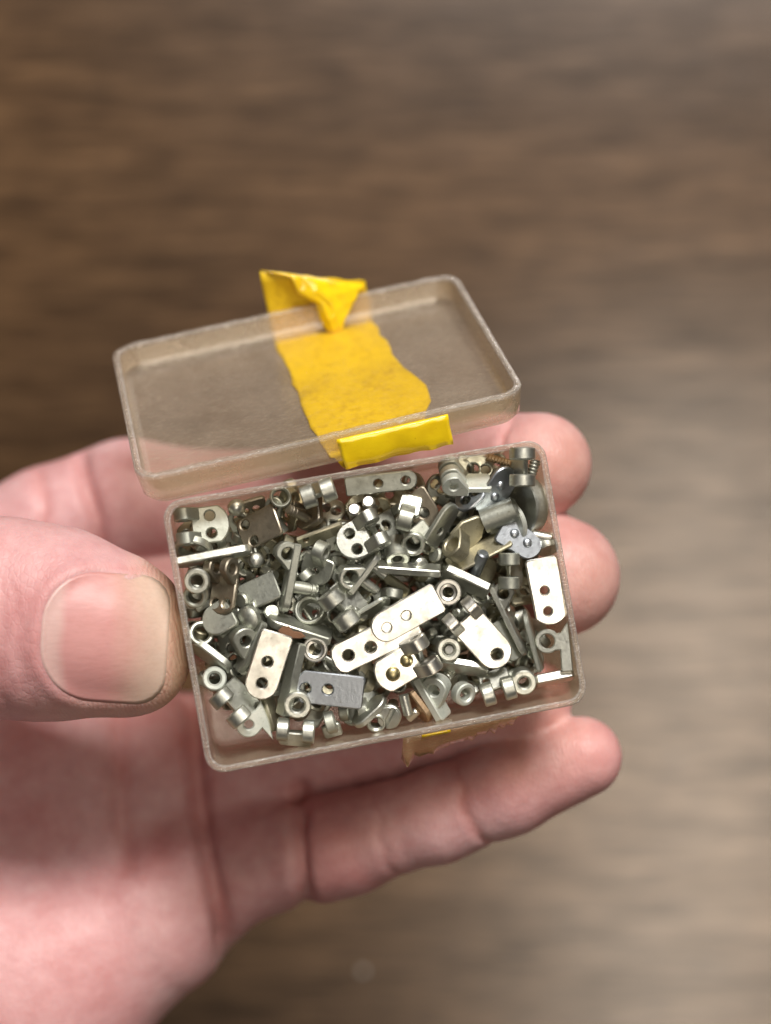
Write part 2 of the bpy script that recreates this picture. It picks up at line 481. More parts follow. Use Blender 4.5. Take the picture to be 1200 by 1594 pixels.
# remains of tape under the box's near side: a torn clear film with a stub of yellow
def film():
    n = 26; rr = random.Random(3)
    x0, x1 = 0.0, 192.0
    verts, faces = [], []
    low = [-30, -44, -36, -30, -34, -30, -28, -34, -27, -26, -30, -24, -25, -22, -24, -20, -26, -21, -18, -20, -16, -20, -14, -17, -10, -12, -6]
    for i in range(n + 1):
        x = x0 + (x1 - x0) * i / n
        l = low[i] + rr.uniform(-2.5, 2.5)
        for k in range(4):
            t = k / 3
            verts.append((x + (1 - t) * 4, -BHY - 2.5 + l * 1.15 * t, -14 - 34 * t + 4 * math.sin(i * 1.1) * t))
    for i in range(n):
        for k in range(3):
            a = i * 4 + k; faces.append((a, a + 4, a + 5, a + 1))
    me = mesh_from('tape_film', verts, faces, 60)
    o = link('tape_film', me, MAT['film'], box); o['label'] = 'torn clear adhesive film hanging off the near side'
    m = o.modifiers.new('thick', 'SOLIDIFY'); m.thickness = 1.6 * K
    verts = []; faces = []
    for i in range(9):
        t = i / 8; x = 34 + 46 * t
        verts += [(x, -BHY - 4.5, -12), (x + 1, -BHY - 8, -22), (x, -BHY - 14 + 4 * t + rr.uniform(-1, 1), -30)]
    for i in range(8):
        for k in range(2): faces.append((i * 3 + k, i * 3 + 3 + k, i * 3 + 4 + k, i * 3 + 1 + k))
    o = link('tape_stub', mesh_from('tape_stub', verts, faces, 60), MAT['tape'], box)
    m = o.modifiers.new('thick', 'SOLIDIFY'); m.thickness = 2.5 * K
film()

# lid: an open tray leaning back behind the box, its hollow side up
LHX, LHY, LDEP = 311.0, 222.5, 57.0
lx = Vector((0.96734, 0.22746, -0.11191)); ln = Vector((-0.12544, 0.81312, 0.56842))
ly = ln.cross(lx).normalized()          # from the near wall to the far wall (away from the camera)
RL = Matrix((lx, ly, ln)).transposed()
LC = Vector((-128.4, 238.3, -163.0))
lid = empty('box_lid', M(LC), RL)
tag(lid, 'clear scratched plastic lid leaning open behind the box, crossed by yellow tape', 'lid')
tray('lid', LHX, LHY, 38, LDEP, 11, 8, 11, MAT['lid_plastic'], lid, 0.985)

def lid_tape():
    # path across the outside of the lid (local x of left/right edge, y, z), near wall -> under the floor -> far wall -> beyond
    H = LDEP; th = -1.5        # the adhesive wets the plastic, so its scuffed outer skin clears where the tape sticks
    rows = []
    def row(xl, xr, y, z, bow=0.0): rows.append((xl, xr, y, z, bow))
    yN, yF = -LHY * 0.985, LHY * 0.985
    row(2, 181, -LHY - 1.5, -8, 0)
    row(2, 181, -LHY - 5, -10, 1)
    row(3, 181, -LHY - 6.5, -16, 2)
    row(4, 181, -LHY - 7, -26, 3)
    row(5, 182, -LHY - 8, -40, 3)
    row(7, 183, -LHY - 9, -52, 2)
    row(9, 183, -LHY - 8, -62, 0)
    row(4, 180, yN + 4, -H - 7, 0)
    row(-4, 172, yN + 20, -H - th, 0)
    k = 16
    left = [-12, -15, -17, -20, -22, -23, -24, -24, -24, -24, -23, -23, -24, -25, -26, -28, -29]
    right = [165, 160, 158, 164, 178, 184, 182, 178, 172, 166, 162, 158, 156, 155, 153, 152, 150]
    for i in range(k + 1):
        t = i / k
        row(left[i], right[i], yN + 20 + (yF - yN - 36) * t, -H - th, 0)
    row(-29, 150, yF - 4, -H - 1.5, 0)
    row(-29, 150, yF + 5, -H + 6, 0)
    row(-30, 150, LHY + 4, -20, 0)
    row(-30, 150, LHY + 5, 2, 0)
    row(-31, 150, LHY + 6, 30, 1)
    row(-32, 150, LHY + 5, 56, 3)
    row(-31, 149, LHY + 2, 80, 3)
    m = 30; verts, faces = [], []
    rr = random.Random(5)
    for ri, (xl, xr, y, z, bow) in enumerate(rows):
        for j in range(m + 1):
            t = j / m; x = xl + (xr - xl) * t
            wobz = 2.0 * math.sin(j * 0.8 + ri * 0.7) if (1 < ri < 7 or ri > len(rows) - 4) else 0
            drop = 0
            if 1 < ri < 7:
                y_d = 4.5 * math.exp(-((t - .52) / .13) ** 2) * (ri - 1) / 5 + 1.4 * abs(math.sin(t * 15 + ri * .6)) + rr.uniform(-.3, .3)
            elif ri > len(rows) - 5: y_d = 2.0 * abs(math.sin(t * 11 + ri)) + rr.uniform(-.4, .4)
            else: y_d = 0
            if 7 < ri < len(rows) - 7: x += rr.uniform(-3.5, 3.5) * (j in (0, m))
            if ri >= len(rows) - 3: drop = -62 * t * (ri - (len(rows) - 4)) / 3      # the torn end slants down to the right
            verts.append((x, y + y_d - bow * math.sin(math.pi * t) * (1 if ri < 7 else 0.3), z + wobz * .6 + drop))
    for i in range(len(rows) - 1):
        for j in range(m):
            a = i * (m + 1) + j; faces.append((a, a + 1, a + m + 2, a + m + 1))
    o = link('tape', mesh_from('tape', verts, faces, 70), MAT['tape'], lid)
    o['label'] = 'wrinkled yellow adhesive tape stuck round the outside of the lid'
    md = o.modifiers.new('thick', 'SOLIDIFY'); md.thickness = 1.6 * K; md.material_offset = 1
    o.data.materials.append(MAT['tape_back'])
    # the loose end folded forward over the far rim
    A = [[(-30, 3, 81), (10, 2, 67), (60, 1, 47), (100, 0, 30), (149, 0, 15)],
         [(20, -8, 62), (45, -10, 54), (75, -11, 42), (105, -10, 28), (142, -8, 13)],
         [(26, -14, 32), (46, -19, 31), (70, -21, 25), (98, -19, 14), (130, -14, 2)],
         [(54, -16, 8), (66, -23, 6), (80, -25, 2), (97, -22, -3), (118, -18, -10)],
         [(57, -18, -20), (68, -27, -21), (78, -29, -23), (90, -26, -25), (104, -22, -28)],
         [(62, -18, -40), (70, -25, -43), (76, -27, -45), (84, -26, -47), (93, -24, -48)],
         [(74, -20, -62), (76, -21, -62), (78, -22, -63), (80, -22, -62), (82, -22, -61)]]
    pts = [[(x, LHY + y, z) for x, y, z in r_] for r_ in A]
    nn_, mm_ = 5, 6; rows_ = len(pts); fine = []; rr = random.Random(9)
    for i in range((rows_ - 1) * nn_ + 1):
        i0 = min(i // nn_, rows_ - 2); u_ = i / nn_ - i0; rw = []
        for j in range(4 * mm_ + 1):
            j0 = min(j // mm_, 3); w_ = j / mm_ - j0
            p = (Vector(pts[i0][j0]) * (1 - u_) + Vector(pts[i0 + 1][j0]) * u_) * (1 - w_) + (Vector(pts[i0][j0 + 1]) * (1 - u_) + Vector(pts[i0 + 1][j0 + 1]) * u_) * w_
            p.y += 1.6 * abs(math.sin(i * .45 + j * .3)) - 2.2 * abs(math.sin(j * .33 - i * .2)) + rr.uniform(-.35, .35)
            rw.append(p)
        fine.append(rw)
    pts = fine; nc = len(pts[0])
    verts = [p for r_ in pts for p in r_]; faces = []
    for i in range(len(pts) - 1):
        for j in range(nc - 1): faces.append((i * nc + j, i * nc + j + 1, i * nc + nc + j + 1, i * nc + nc + j))
    f = link('folded_flap', mesh_from('folded_flap', verts, faces, 70), MAT['tape'], o)
    md = f.modifiers.new('thick', 'SOLIDIFY'); md.thickness = 1.6 * K
lid_tape()

# ---------------------------------------------------------------- the metal fittings
def orient(p0, p1, z, e=0.0, roll=0.0):
    """local x runs p0 -> p1 in the picture plane, rising by e degrees; roll about x"""
    a0, a1 = wp(*p0, z), wp(*p1, z)
    d = a1 - a0; ang = math.atan2(d.y, d.x)
    R = Matrix.Rotation(ang, 3, 'Z') @ Matrix.Rotation(-math.radians(e), 3, 'Y') @ Matrix.Rotation(math.radians(roll), 3, 'X')
    return (a0 + a1) / 2, R, d.length / max(0.25, math.cos(math.radians(e)))

def plate_outline(L, W, end):
    h = W / 2; x0, x1 = -L / 2, L / 2; c = min(4.0, W * .1)
    near = [(x0, h - c), (x0, -h + c), (x0 + c, -h)]        # square end with nipped corners (walk CCW: top-left -> bottom-left)
    back = [(x0 + c, h)]
    if end == 'round':
        n = 12; far = [(x1 - h + h * math.cos(math.radians(-90 + 180 * i / n)), h * math.sin(math.radians(-90 + 180 * i / n))) for i in range(n + 1)]
    elif end == 'arc':
        n = 10; s = W * 0.26; far = []
        R_ = (h * h + s * s) / (2 * s); th = math.asin(min(1, h / R_))
        for i in range(n + 1):
            a = -th + 2 * th * i / n; far.append((x1 - R_ + R_ * math.cos(a), R_ * math.sin(a)))
    elif end == 'clip':
        k = h * 0.55; far = [(x1 - k, -h), (x1 - k * .35, -h * .78), (x1, -h * .35), (x1, h * .3), (x1 - k * .3, h * .75), (x1 - k, h)]
    elif end == 'taper':
        far = [(x1 - W * .5, -h), (x1 - 4, -h * .45), (x1, -h * .2), (x1, h * .2), (x1 - 4, h * .45), (x1 - W * .5, h)]
    else:
        far = [(x1 - c, -h), (x1, -h + c), (x1, h - c), (x1 - c, h)]
    if end == 'both':
        n = 12
        far = [(x1 - h + h * math.cos(math.radians(-90 + 180 * i / n)), h * math.sin(math.radians(-90 + 180 * i / n))) for i in range(n + 1)]
        near = [(x0 + h + h * math.cos(math.radians(90 + 180 * i / n)), h * math.sin(math.radians(90 + 180 * i / n))) for i in range(n + 1)]
        return far + near
    return far + back + near

_pc = {}
def pin_mesh(r, L, knurl=False):
    key = ('pin', round(r, 1), round(L, 1), knurl)
    if key not in _pc:
        if knurl:
            prof = [(0, 0), (r, 0), (r, L * .68), (r * .86, L * .70), (r * .86, L * .75), (r, L * .77), (r, L * .84), (r * .86, L * .86), (r * .86, L * .9), (r, L * .92), (r * .9, L), (0, L)]
        else:
            prof = [(0, 0), (r, 0), (r, L - r * .25), (r * .75, L), (0, L)]
        _pc[key] = clean(mesh_from('pin', *lathe(prof, 16)))
    return _pc[key]
def knuckle_mesh(R, r, w, drop, back):
    """ring with a neck down to the plate; axis along local y"""
    key = ('kn', R, r, w, drop, back)
    if key not in _pc:
        n = 20; out = []
        a0 = math.radians(-88); a1 = math.radians(188)
        # the ring, then the neck running back (+x) and down to the plate
        for i in range(n + 1):
            a = a0 + (math.radians(88) - a0) * 0
        pts = []
        for i in range(n + 1):
            a = math.radians(70 + 205 * i / n); pts.append((R * math.cos(a), R * math.sin(a)))
        pts += [(back, -R), (back, -R + drop), (R * 0.95, R * .15)]
        v, f = slab(pts, [circle(0, 0, r, 16)], w, 1.8)
        v = [(x, -z, y) for x, y, z in v]
        _pc[key] = mesh_from('knuckle', v, f)
    return _pc[key]

def things(label, cat, name, loc, rot, parts, group=None):
    """parts: (name, mesh, material, local matrix or None)"""
    if len(parts) == 1:
        n, me, mat, mx = parts[0]
        if mx is not None: me.transform(mx)
        o = link(name, me, mat, None, M(loc), rot)
        me.name = name
    else:
        o = empty(name, M(loc), rot)
        for n, me, mat, mx in parts:
            c = bpy.data.objects.new(n, me); COL.objects.link(c); c.parent = o
            if not me.materials: me.materials.append(mat)
            if me.materials[0] != mat:
                c.material_slots[0].link = 'OBJECT'; c.material_slots[0].material = mat
            if mx is not None: c.matrix_local = mx
    tag(o, label, cat, group)
    return o

TX = lambda x, y, z: Matrix.Translation((x * K, y * K, z * K))

def leaf(label, p0, p1, W, zt=-40, e=0, roll=0, t=9, end='round', holes=((.55, 0, 8), (.8, 0, 8)), lugs=(), R=15, r=8, lw=18,
         pins=(), rivets=(), mat='dull', lx_=None, group=None, L=None, cat=None, name=None, flip=False, kmat=None, loc=None, rot=None):
    """one hinge leaf: plate with holes, knuckle rings at the p0 end, rivet pins on its back"""
    if loc is None:
        z = fz(((p0[0] + p1[0]) / 2, (p0[1] + p1[1]) / 2), zt) - abs(math.sin(math.radians(roll))) * W / 2
        loc, rot, LL = orient(p0, p1, z, e, roll)
        L = L or LL
        if mat == 'polished' and abs(roll) < 10 and not e < -5:
            nn = Vector((0.12 + 0.02 * math.sin(p0[0]), -0.09 + 0.03 * math.cos(p0[1]), 1)).normalized()
            dx = rot @ Vector((1, 0, 0)); dx = (dx - nn * dx.dot(nn)).normalized()
            rot = Matrix((dx, nn.cross(dx), nn)).transposed()
    mt = MAT[mat]; hs = [circle(-L / 2 + fx * L, y, rr_, 14) for fx, y, rr_ in holes]
    v, f = slab(plate_outline(L, W, end), hs, t, 1.8, 0.35, len(label) + int(L))
    parts = [('plate', mesh_from('plate', v, f), mt, None)]
    s = -1 if flip else 1
    for y in lugs:
        me = knuckle_mesh(R, r, lw, min(R, t + 2), R + 6)
        mx = TX(-L / 2 - (R * .55 if lx_ is None else lx_), y, s * (R - t / 2 + .6))
        if flip: mx = mx @ Matrix.Rotation(math.pi, 4, 'X')
        parts.append(('knuckle', me, MAT[kmat] if kmat else mt, mx))
    for fx, y, pl, pr, side in pins:
        mx = TX(-L / 2 + fx * L, y, side * t * .4)
        if side < 0: mx = mx @ Matrix.Rotation(math.pi, 4, 'X')
        parts.append(('pin', pin_mesh(pr, pl, pl > 30), mt, mx))
    for fx, y, rr_ in rivets:
        key = ('riv', rr_)
        if key not in _pc:
            _pc[key] = clean(mesh_from('rivet', *lathe([(0, 0), (rr_, 0), (rr_ * .9, rr_ * .25), (rr_ * .6, rr_ * .45), (0, rr_ * .55)], 14)))
        parts.append(('rivet', _pc[key], MAT['brass'] if mat == 'polished' else mt, TX(-L / 2 + fx * L, y, t / 2 - .3)))
    return things(label, cat or ('hinge' if lugs else 'plate'), name or ('hinge_leaf' if lugs else 'metal_plate'), loc, rot, parts, group)

def nrot(n, spin=0):
    q = Vector(n).normalized().to_track_quat('Z', 'Y').to_matrix()
    return q @ Matrix.Rotation(math.radians(spin), 3, 'Z')

def ring(label, p, ro, ri, h, zt=-30, n=(0, 0, 1), mat='nickel', step=False, group=None, cat='ring', lean=True):
    b = 2.0; ch = 3.0
    if step:
        prof = [(ri, -h), (ri, -7), (ri + 4, -6), (ri + 4, -b), (ri + 5.5, 0), (ro - b, 0), (ro, -b), (ro, -h + b), (ro - b, -h)]
    else:
        prof = [(ri, -h), (ri, -ch), (ri + ch, 0), (ro - b, 0), (ro, -b), (ro, -h + b), (ro - b, -h)]
    me = clean(mesh_from('bushing', *lathe(prof, 26)))
    return things(label, cat, 'bushing', wp(*p, fz(p, zt) if lean else zt), nrot(n), [('bushing', me, MAT[mat], None)], group)

def disc(label, p, R, t, zt=-40, n=(0, 0, 1), mat='dull', dome=0, cat='disc', name='disc', group=None):
    prof = [(0, -t / 2), (R - 2, -t / 2), (R, -t / 2 + 2), (R, t / 2 - 2), (R - 2, t / 2)]
    if dome: prof += [(R * .8, t / 2 + dome * .3), (R * .5, t / 2 + dome * .75), (0, t / 2 + dome)]
    else: prof += [(0, t / 2)]
    me = clean(mesh_from(name, *lathe(prof, 28)))
    return things(label, cat, name, wp(*p, fz(p, zt)), nrot(n), [(name, me, MAT[mat], None)], group)

def pin(label, p0, p1, r, z0=-50, z1=-50, mat='nickel', head=0, knurl=False, slot=False, thread=False, cat='pin', name='rivet_pin', group=None, lean=True):
    if lean: z0, z1 = fz(p0, z0), fz(p0, z1)
    a, b = wp(*p0, z0), wp(*p1, z1); L = (b - a).length
    rot = nrot(b - a)
    if thread:
        prof = [(0, 0), (r, 0)]; k = int(L / 5)
        for i in range(k): prof += [(r * .82, (i + .5) * L / k), (r, (i + 1) * L / k - .6)]
        prof += [(r * .8, L), (0, L)]
        me = clean(mesh_from('screw', *lathe(prof, 14)))
    else: me = pin_mesh(r, L, knurl)
    parts = [('shank', me, MAT[mat], None)]
    if head:
        if slot:
            hh = 12
            n = 24; out = circle(0, 0, head, n)
            v, f = slab(out, [], hh, 2.0)
            hm = mesh_from('head', v, f)
            parts.append(('head', hm, MAT[mat], TX(0, 0, L + hh / 2)))
            # slot walls: two half discs stand proud of the slot floor
            for s in (-1, 1):
                half = [(s * 3, -math.sqrt(head ** 2 - 9) + 1), (s * 3, math.sqrt(head ** 2 - 9) - 1)]
                arc = [(s * (head - .3) * math.cos(a_), (head - .3) * math.sin(a_)) for a_ in [math.radians(80 - 160 * i / 12) for i in range(13)]]
                v, f = slab(half + arc, [], 7, 1.5)
                parts.append(('head_half', mesh_from('head_half', v, f), MAT[mat], TX(0, 0, L + hh + 3.0)))
        else:
            hm = clean(mesh_from('head', *lathe([(0, 0), (head, 0), (head, 5), (head * .8, 8), (0, 9)], 20)))
            parts.append(('head', hm, MAT[mat], TX(0, 0, L - 1)))
    return things(label, cat, name, a, rot, parts, group)

def poly(label, pts, holes, zt=-40, t=10, n=(0, 0, 1), mat='dull', cat='plate', name='metal_plate', pivot=None, group=None):
    """a flat piece of its own outline: pts and holes (x, y, r) in photo units about its centre"""
    cx = sum(p[0] for p in pts) / len(pts); cy = sum(p[1] for p in pts) / len(pts)
    zt = fz((cx, cy), zt); c = wp(cx, cy, zt); s = (F - zt) / F
    out = [((x - cx) * s, (cy - y) * s) for x, y in pts]
    v, f = slab(out, [circle((x - cx) * s, (cy - y) * s, r_, 16) for x, y, r_ in holes], t, 1.8)
    q = Vector((0, 0, 1)).rotation_difference(Vector(n).normalized()).to_matrix()
    return things(label, cat, name, c, q, [(name, mesh_from(name, v, f), MAT[mat], None)], group)

def arcpts(cx, cy, r, a0, a1, n=12):
    return [(cx + r * math.cos(math.radians(a0 + (a1 - a0) * i / n)), cy - r * math.sin(math.radians(a0 + (a1 - a0) * i / n))) for i in range(n + 1)]

def fittings():
    G = 'metal fittings heaped in the box'
    H2 = lambda d, fx=.62, r=7: ((fx, d, r), (fx, -d, r))
    # -- upper left corner
    leaf('grey hinge leaf with two holes filling the upper left corner of the box', (299, 820), (357, 813), 58, -58, e=-4, roll=-6, end='arc', holes=H2(14, .50, 8), lugs=(-19, 19), R=17, r=7, lw=20, t=12, mat='dull', group=G)
    ring('oval looking ring tilted on edge under the upper left hinge leaf', (300, 860), 30, 21, 14, -62, (-.1, -.80, .55), 'dull', group=G)
    leaf('pale bar seen edge on, first below the upper left hinge leaf', (276, 876), (392, 854), 34, -34, roll=78, t=13, holes=(), mat='nickel', group=G)
    leaf('dark brown bent plate with two holes facing the upper left corner', (434, 806), (374, 836), 52, -50, e=-22, roll=16, t=7, end='square', holes=((.72, 16, 8), (.80, -14, 8)), lugs=(), mat='dark', group=G)
    leaf('dark plate standing against the upper wall left of the wide ring', (414, 782), (366, 796), 34, -62, roll=-48, t=7, end='square', holes=((.35, 4, 6), (.7, 4, 6)), mat='dark', group=G)
    ring('wide thin ring facing up beside the upper wall', (437, 773), 17, 11.5, 24, -34, (.12, .1, 1), 'dull', group=G)
    leaf('small hinge leaf with dark hole just below the wide thin ring', (424, 800), (444, 828), 24, -46, roll=-72, t=8, holes=(), lugs=(0,), R=15, r=7, lw=16, mat='dull', end='square', group=G)
    disc('bright rounded button against the upper wall left of the brown plates', (368, 790), 14, 12, -62, (.3, -.6, .7), 'nickel', 6, 'pin', 'button', group=G)
    leaf('round ended plate with two rivet pins pointing down left, upper left of box', (500, 790), (462, 812), 50, -52, e=-34, roll=40, t=12, end='round', holes=(), pins=((.45, 10, 44, 8, 1), (.62, -10, 40, 8, 1)), mat='dark', group=G)
    leaf('hinge leaf with two barrel knuckles against the upper wall left of the holed strip', (497, 772), (490, 752), 50, -50, e=-50, t=9, end='square', holes=(), lugs=(-17, 15), R=19, r=7, lw=22, mat='nickel', group=G)
    leaf('long grey strip with two holes lying along the upper wall under the tape', (537, 758), (649, 745), 31, -24, roll=12, t=9, end='round', holes=((.46, 0, 7), (.84, 0, 7)), mat='dull', group=G)
    pin('bright pin end left of its twin, below the long grey strip', (556, 812), (551, 792), 10.5, -100, -30, 'polished', group=G)
    pin('bright pin end right of its twin, below the long grey strip', (578, 800), (573, 780), 10.5, -100, -28, 'polished', group=G)
    leaf('half round hinge leaf with two holes and two bright knuckles, upper middle', (574, 831), (526, 855), 62, -42, e=2, roll=14, t=13, end='round', holes=((.50, 15, 8), (.50, -13, 8)), lugs=(-21, 21), R=17, r=7, lw=21, mat='nickel', group=G)
    leaf('hinge leaf with thick ring standing on a rounded plate left of the half round leaf', (500, 866), (486, 910), 54, -60, e=-12, roll=18, t=10, end='round', holes=((.5, 0, 5),), lugs=(2,), R=18, r=10, lw=20, mat='dull', group=G)
    leaf('dirty thin plate edge running up right from the round eye leaf', (463, 846), (534, 820), 26, -52, roll=52, t=7, end='square', holes=((.2, 4, 5),), mat='olive', group=G)
    leaf('hinge leaf on edge with round eye and a grooved pin pointing right', (461, 846), (441, 952), 34, -34, roll=74, t=13, end='round', holes=(), lugs=(0,), R=19, r=10, lw=30, lx_=-18, pins=((.62, 0, 42, 10, -1),), mat='dull', group=G)
    leaf('hinge leaf on edge with round eye and two smooth pins, middle of the heap', (541, 922), (590, 858), 36, -34, roll=-72, t=10, end='round', holes=(), lugs=(0,), R=19, r=12, lw=30, lx_=-22, pins=((.35, 0, 34, 8, -1), (.7, 0, 30, 8, -1)), mat='nickel', group=G)
    leaf('square hinge block with two broad knuckles left of the big white strips', (529, 944), (556, 922), 66, -52, e=-34, roll=6, t=12, end='square', holes=(), lugs=(-20, 20), R=22, r=8, lw=23, mat='nickel', group=G)
    ring('wide open ring half hidden left of the square hinge block', (481, 948), 24, 17, 26, -58, (-.15, .3, .9), 'dull', group=G)
    leaf('curved bar edge on above the rust flake, ending beside the bright ring', (516, 993), (417, 962), 40, -36, roll=70, t=14, end='round', holes=(), mat='dull', group=G)
    ring('bright ring with sunken hole left of the two white strips', (490, 1011), 20, 10, 26, -22, (.02, .06, 1), 'polished', True, group=G)
    leaf('thin plate edge lying along the upper side of the white strips', (548, 968), (606, 932), 34, -44, roll=62, t=8, end='both', holes=(), mat='dull', group=G)
    pin('stubby bright pin beside the square hinge block, above the white strips', (566, 958), (546, 950), 10, -66, -50, 'nickel', group=G)
    leaf('bent bar with rounded left end lying above the white strips', (686, 889), (579, 881), 26, -38, roll=64, t=13, end='round', holes=(), mat='nickel', group=G)
    ring('round barrel with its eye facing up, left of the barrel with the side hole', (643, 848), 19, 12, 42, -38, (-.05, -.25, 1), 'dull', group=G)
    leaf('small plate behind the round barrel at the upper middle', (640, 838), (666, 818), 26, -52, e=-8, t=8, end='square', holes=(), mat='dull', group=G)
    ring('stout barrel lying tilted with its hole facing down, above the bent bar', (619, 872), 19, 8, 40, -46, (.1, -.72, .65), 'dull', group=G)
    disc('small polished stub wedged right of the stout barrel', (652, 878), 13, 18, -56, (.4, -.3, .8), 'nickel', 3, 'pin', 'button', group=G)
    # -- the bright strips in the middle
    leaf('upper of two overlapping white strips, round left end over the other', (684, 929), (580, 986), 50, -14, e=1, roll=3, t=8, end='round', holes=((.50, 0, 7.5), (.80, 2, 7.5)), mat='polished', group=G)
    leaf('lower of two overlapping white strips, blunt left end with two holes', (650, 968), (518, 1030), 50, -26, e=1, roll=3, t=9, end='clip', holes=((.57, 4, 9), (.82, 0, 9)), mat='polished', group=G)
    ring('bright stepped ring right of the upper white strip', (698, 922), 21, 9, 34, -10, (.03, .05, 1), 'polished', True, group=G)
    leaf('dirty bar slanting down right above the bright stepped ring', (690, 889), (760, 922), 36, -34, roll=60, t=15, end='square', holes=(), mat='nickel', group=G)
    leaf('white hinge leaf with round lower end, one hole and two knuckles', (722, 962), (788, 1034), 56, -22, e=2, roll=-2, t=10, end='round', holes=((.78, 0, 9.5),), lugs=(-20, 20), R=17, r=8, lw=19, mat='polished', group=G)
    pin('grey pin standing up right of the dirty bar', (733, 905), (753, 860), 10, -70, -34, 'blue', group=G)
    disc('olive coin shaped plate behind the standing grey pin', (752, 890), 26, 9, -66, (.5, -.3, .6), 'olive', group=G)
    leaf('olive flange plate sloping under the brass grey triangle plate', (698, 884), (792, 836), 40, -38, roll=-46, t=7, end='square', holes=(), mat='olive', group=G)
    leaf('olive triangular plate with dark ring hole, upper right heap', (714, 846), (750, 806), 50, -36, e=6, roll=34, t=8, end='taper', holes=(), lugs=(10,), R=21, r=13, lw=26, lx_=6, mat='olive', group=G)
    leaf('plate standing on edge with a rounded top left of the olive triangle', (668, 848), (708, 784), 40, -34, roll=54, t=9, end='round', holes=((.35, 0, 6),), mat='dull', group=G)
    # -- upper middle to upper right
    leaf('hinge leaf with one fat knuckle in front of the dark holed disc', (634, 802), (642, 772), 36, -44, e=-20, t=12, end='square', holes=(), lugs=(2,), R=20, r=9, lw=24, mat='dull', group=G)
    leaf('dark round ended plate with one hole behind the fat knuckle', (640, 766), (672, 818), 46, -52, e=-4, roll=12, t=9, end='round', holes=((.62, 0, 8.5),), mat='dark', group=G)
    leaf('chalky white hinge leaf with three stacked knuckles near the upper wall', (712, 752), (764, 752), 40, -40, e=-6, roll=-52, t=11, end='square', holes=(), lugs=(-22, 0, 22), R=19, r=7, lw=15, mat='pale', group=G)
    leaf('bluish plate with two slanted holes right of the chalky hinge leaf', (712, 792), (752, 756), 40, -44, roll=-40, t=8, end='both', holes=((.35, 0, 8), (.72, 0, 8)), mat='blue', group=G)
    leaf('grey plate with side hole against the upper wall behind the chalky leaf', (712, 728), (768, 730), 42, -70, roll=-18, t=9, end='round', holes=((.44, -2, 10), (.78, -2, 8)), mat='dull', group=G)
    pin('short threaded screw lying along the upper wall near the right corner', (757, 711), (796, 722), 7, -62, -58, 'bronze', thread=True, cat='screw', name='screw', group=G)
    leaf('shiny round topped plate with two rivets leaning left of the corner knuckles', (752, 800), (796, 728), 46, -30, e=8, roll=30, t=9, end='round', holes=(), rivets=((.38, 0, 8), (.62, 2, 8)), mat='blue', group=G)
    pin('thick grey barrel lying level in the upper right of the heap', (752, 812), (806, 790), 20, -52, -44, 'dull', cat='barrel', name='barrel', group=G)
    leaf('dark rounded plate behind the left end of the thick grey barrel', (738, 824), (758, 786), 46, -66, roll=38, e=-12, t=8, end='both', holes=(), mat='dark', group=G)
    leaf('tall hinge leaf with two knuckles joined by a screw in the upper right corner', (815, 727), (800, 727), 62, -26, e=-58, roll=0, t=9, end='square', holes=(), lugs=(-20, 22), R=21, r=7, lw=19, mat='nickel', L=40, group=G)
    pin('screw shank joining the two corner knuckles', (834, 716), (822, 752), 9, -34, -34, 'nickel', thread=True, cat='screw', name='screw', group=G)
    disc('big thick disc on edge against the right wall near the corner', (818, 786), 46, 24, -66, (-.80, -.12, .5), 'nickel', group=G)
    disc('thin pale disc on edge between the thick disc and the grey barrel', (796, 812), 36, 9, -58, (-.78, -.3, .5), 'pale', group=G)
    leaf('bluish grey plate with two rivets and a shiny lower right end', (778, 822), (840, 860), 46, -26, e=-6, roll=-12, t=9, end='round', holes=(), rivets=((.32, 4, 8), (.66, 2, 8)), mat='blue', group=G)
    pin('white pin lying by the right wall above the white holed plate', (826, 832), (860, 838), 8, -48, -46, 'polished', group=G)
    disc('grey button on edge by the right wall just above the white holed plate', (852, 852), 18, 14, -50, (.25, -.8, .55), 'nickel', group=G)
    leaf('white plate with two holes against the right wall', (840, 868), (862, 972), 52, -18, e=0, roll=4, t=10, end='arc', holes=((.48, -4, 7), (.79, -5, 7)), mat='polished', group=G)
    leaf('dull hinge leaf with two knuckles in shade left of the white holed plate', (790, 888), (812, 888), 54, -62, e=-40, t=9, end='square', holes=(), lugs=(-19, 19), R=18, r=7, lw=20, mat='dull', group=G)
    leaf('hinge leaf on edge with round eye beside the white holed plate', (764, 911), (818, 1019), 34, -30, roll=-78, t=9, end='round', holes=(), lugs=(0,), R=18, r=9, lw=28, lx_=-20, mat='nickel', group=G)
    leaf('thin plate on edge, bright top line, left of the right hand eye leaf', (842, 1044), (817, 950), 44, -32, roll=78, t=8, end='round', holes=(), mat='dull', group=G)
    poly('flat arm with round eye in the lower right corner', arcpts(852, 998, 19, 40, 312, 16) + [(872, 1012), (874, 1046), (892, 1044), (884, 966), (873, 984)], [(852, 998, 11.5)], -36, 12, (-.12, .05, 1), 'nickel', 'hinge', 'hinge_leaf', group=G)
    leaf('bright bar end of an angle piece in the lower right corner', (833, 1061), (892, 1049), 40, -34, roll=74, t=15, end='square', holes=(), mat='polished', group=G)
    ring('white barrel end with round hole near the lower right wall', (816, 1063), 20, 9, 40, -38, (.05, -.1, 1), 'nickel', group=G)
    leaf('hinge leaf with two knuckles facing the near wall, lower right', (774, 1072), (766, 1046), 50, -56, e=-34, t=10, end='square', holes=((.5, 14, 6),), lugs=(-17, 17), R=19, r=7, lw=19, mat='nickel', group=G)
    pin('rough threaded stub above the white barrel end', (812, 1046), (788, 1054), 11, -80, -66, 'dull', thread=True, cat='screw', name='screw', group=G)
    leaf('rounded plate edge showing right of the white one holed leaf', (772, 968), (806, 1026), 46, -46, roll=-34, t=10, end='round', holes=(), mat='nickel', group=G)
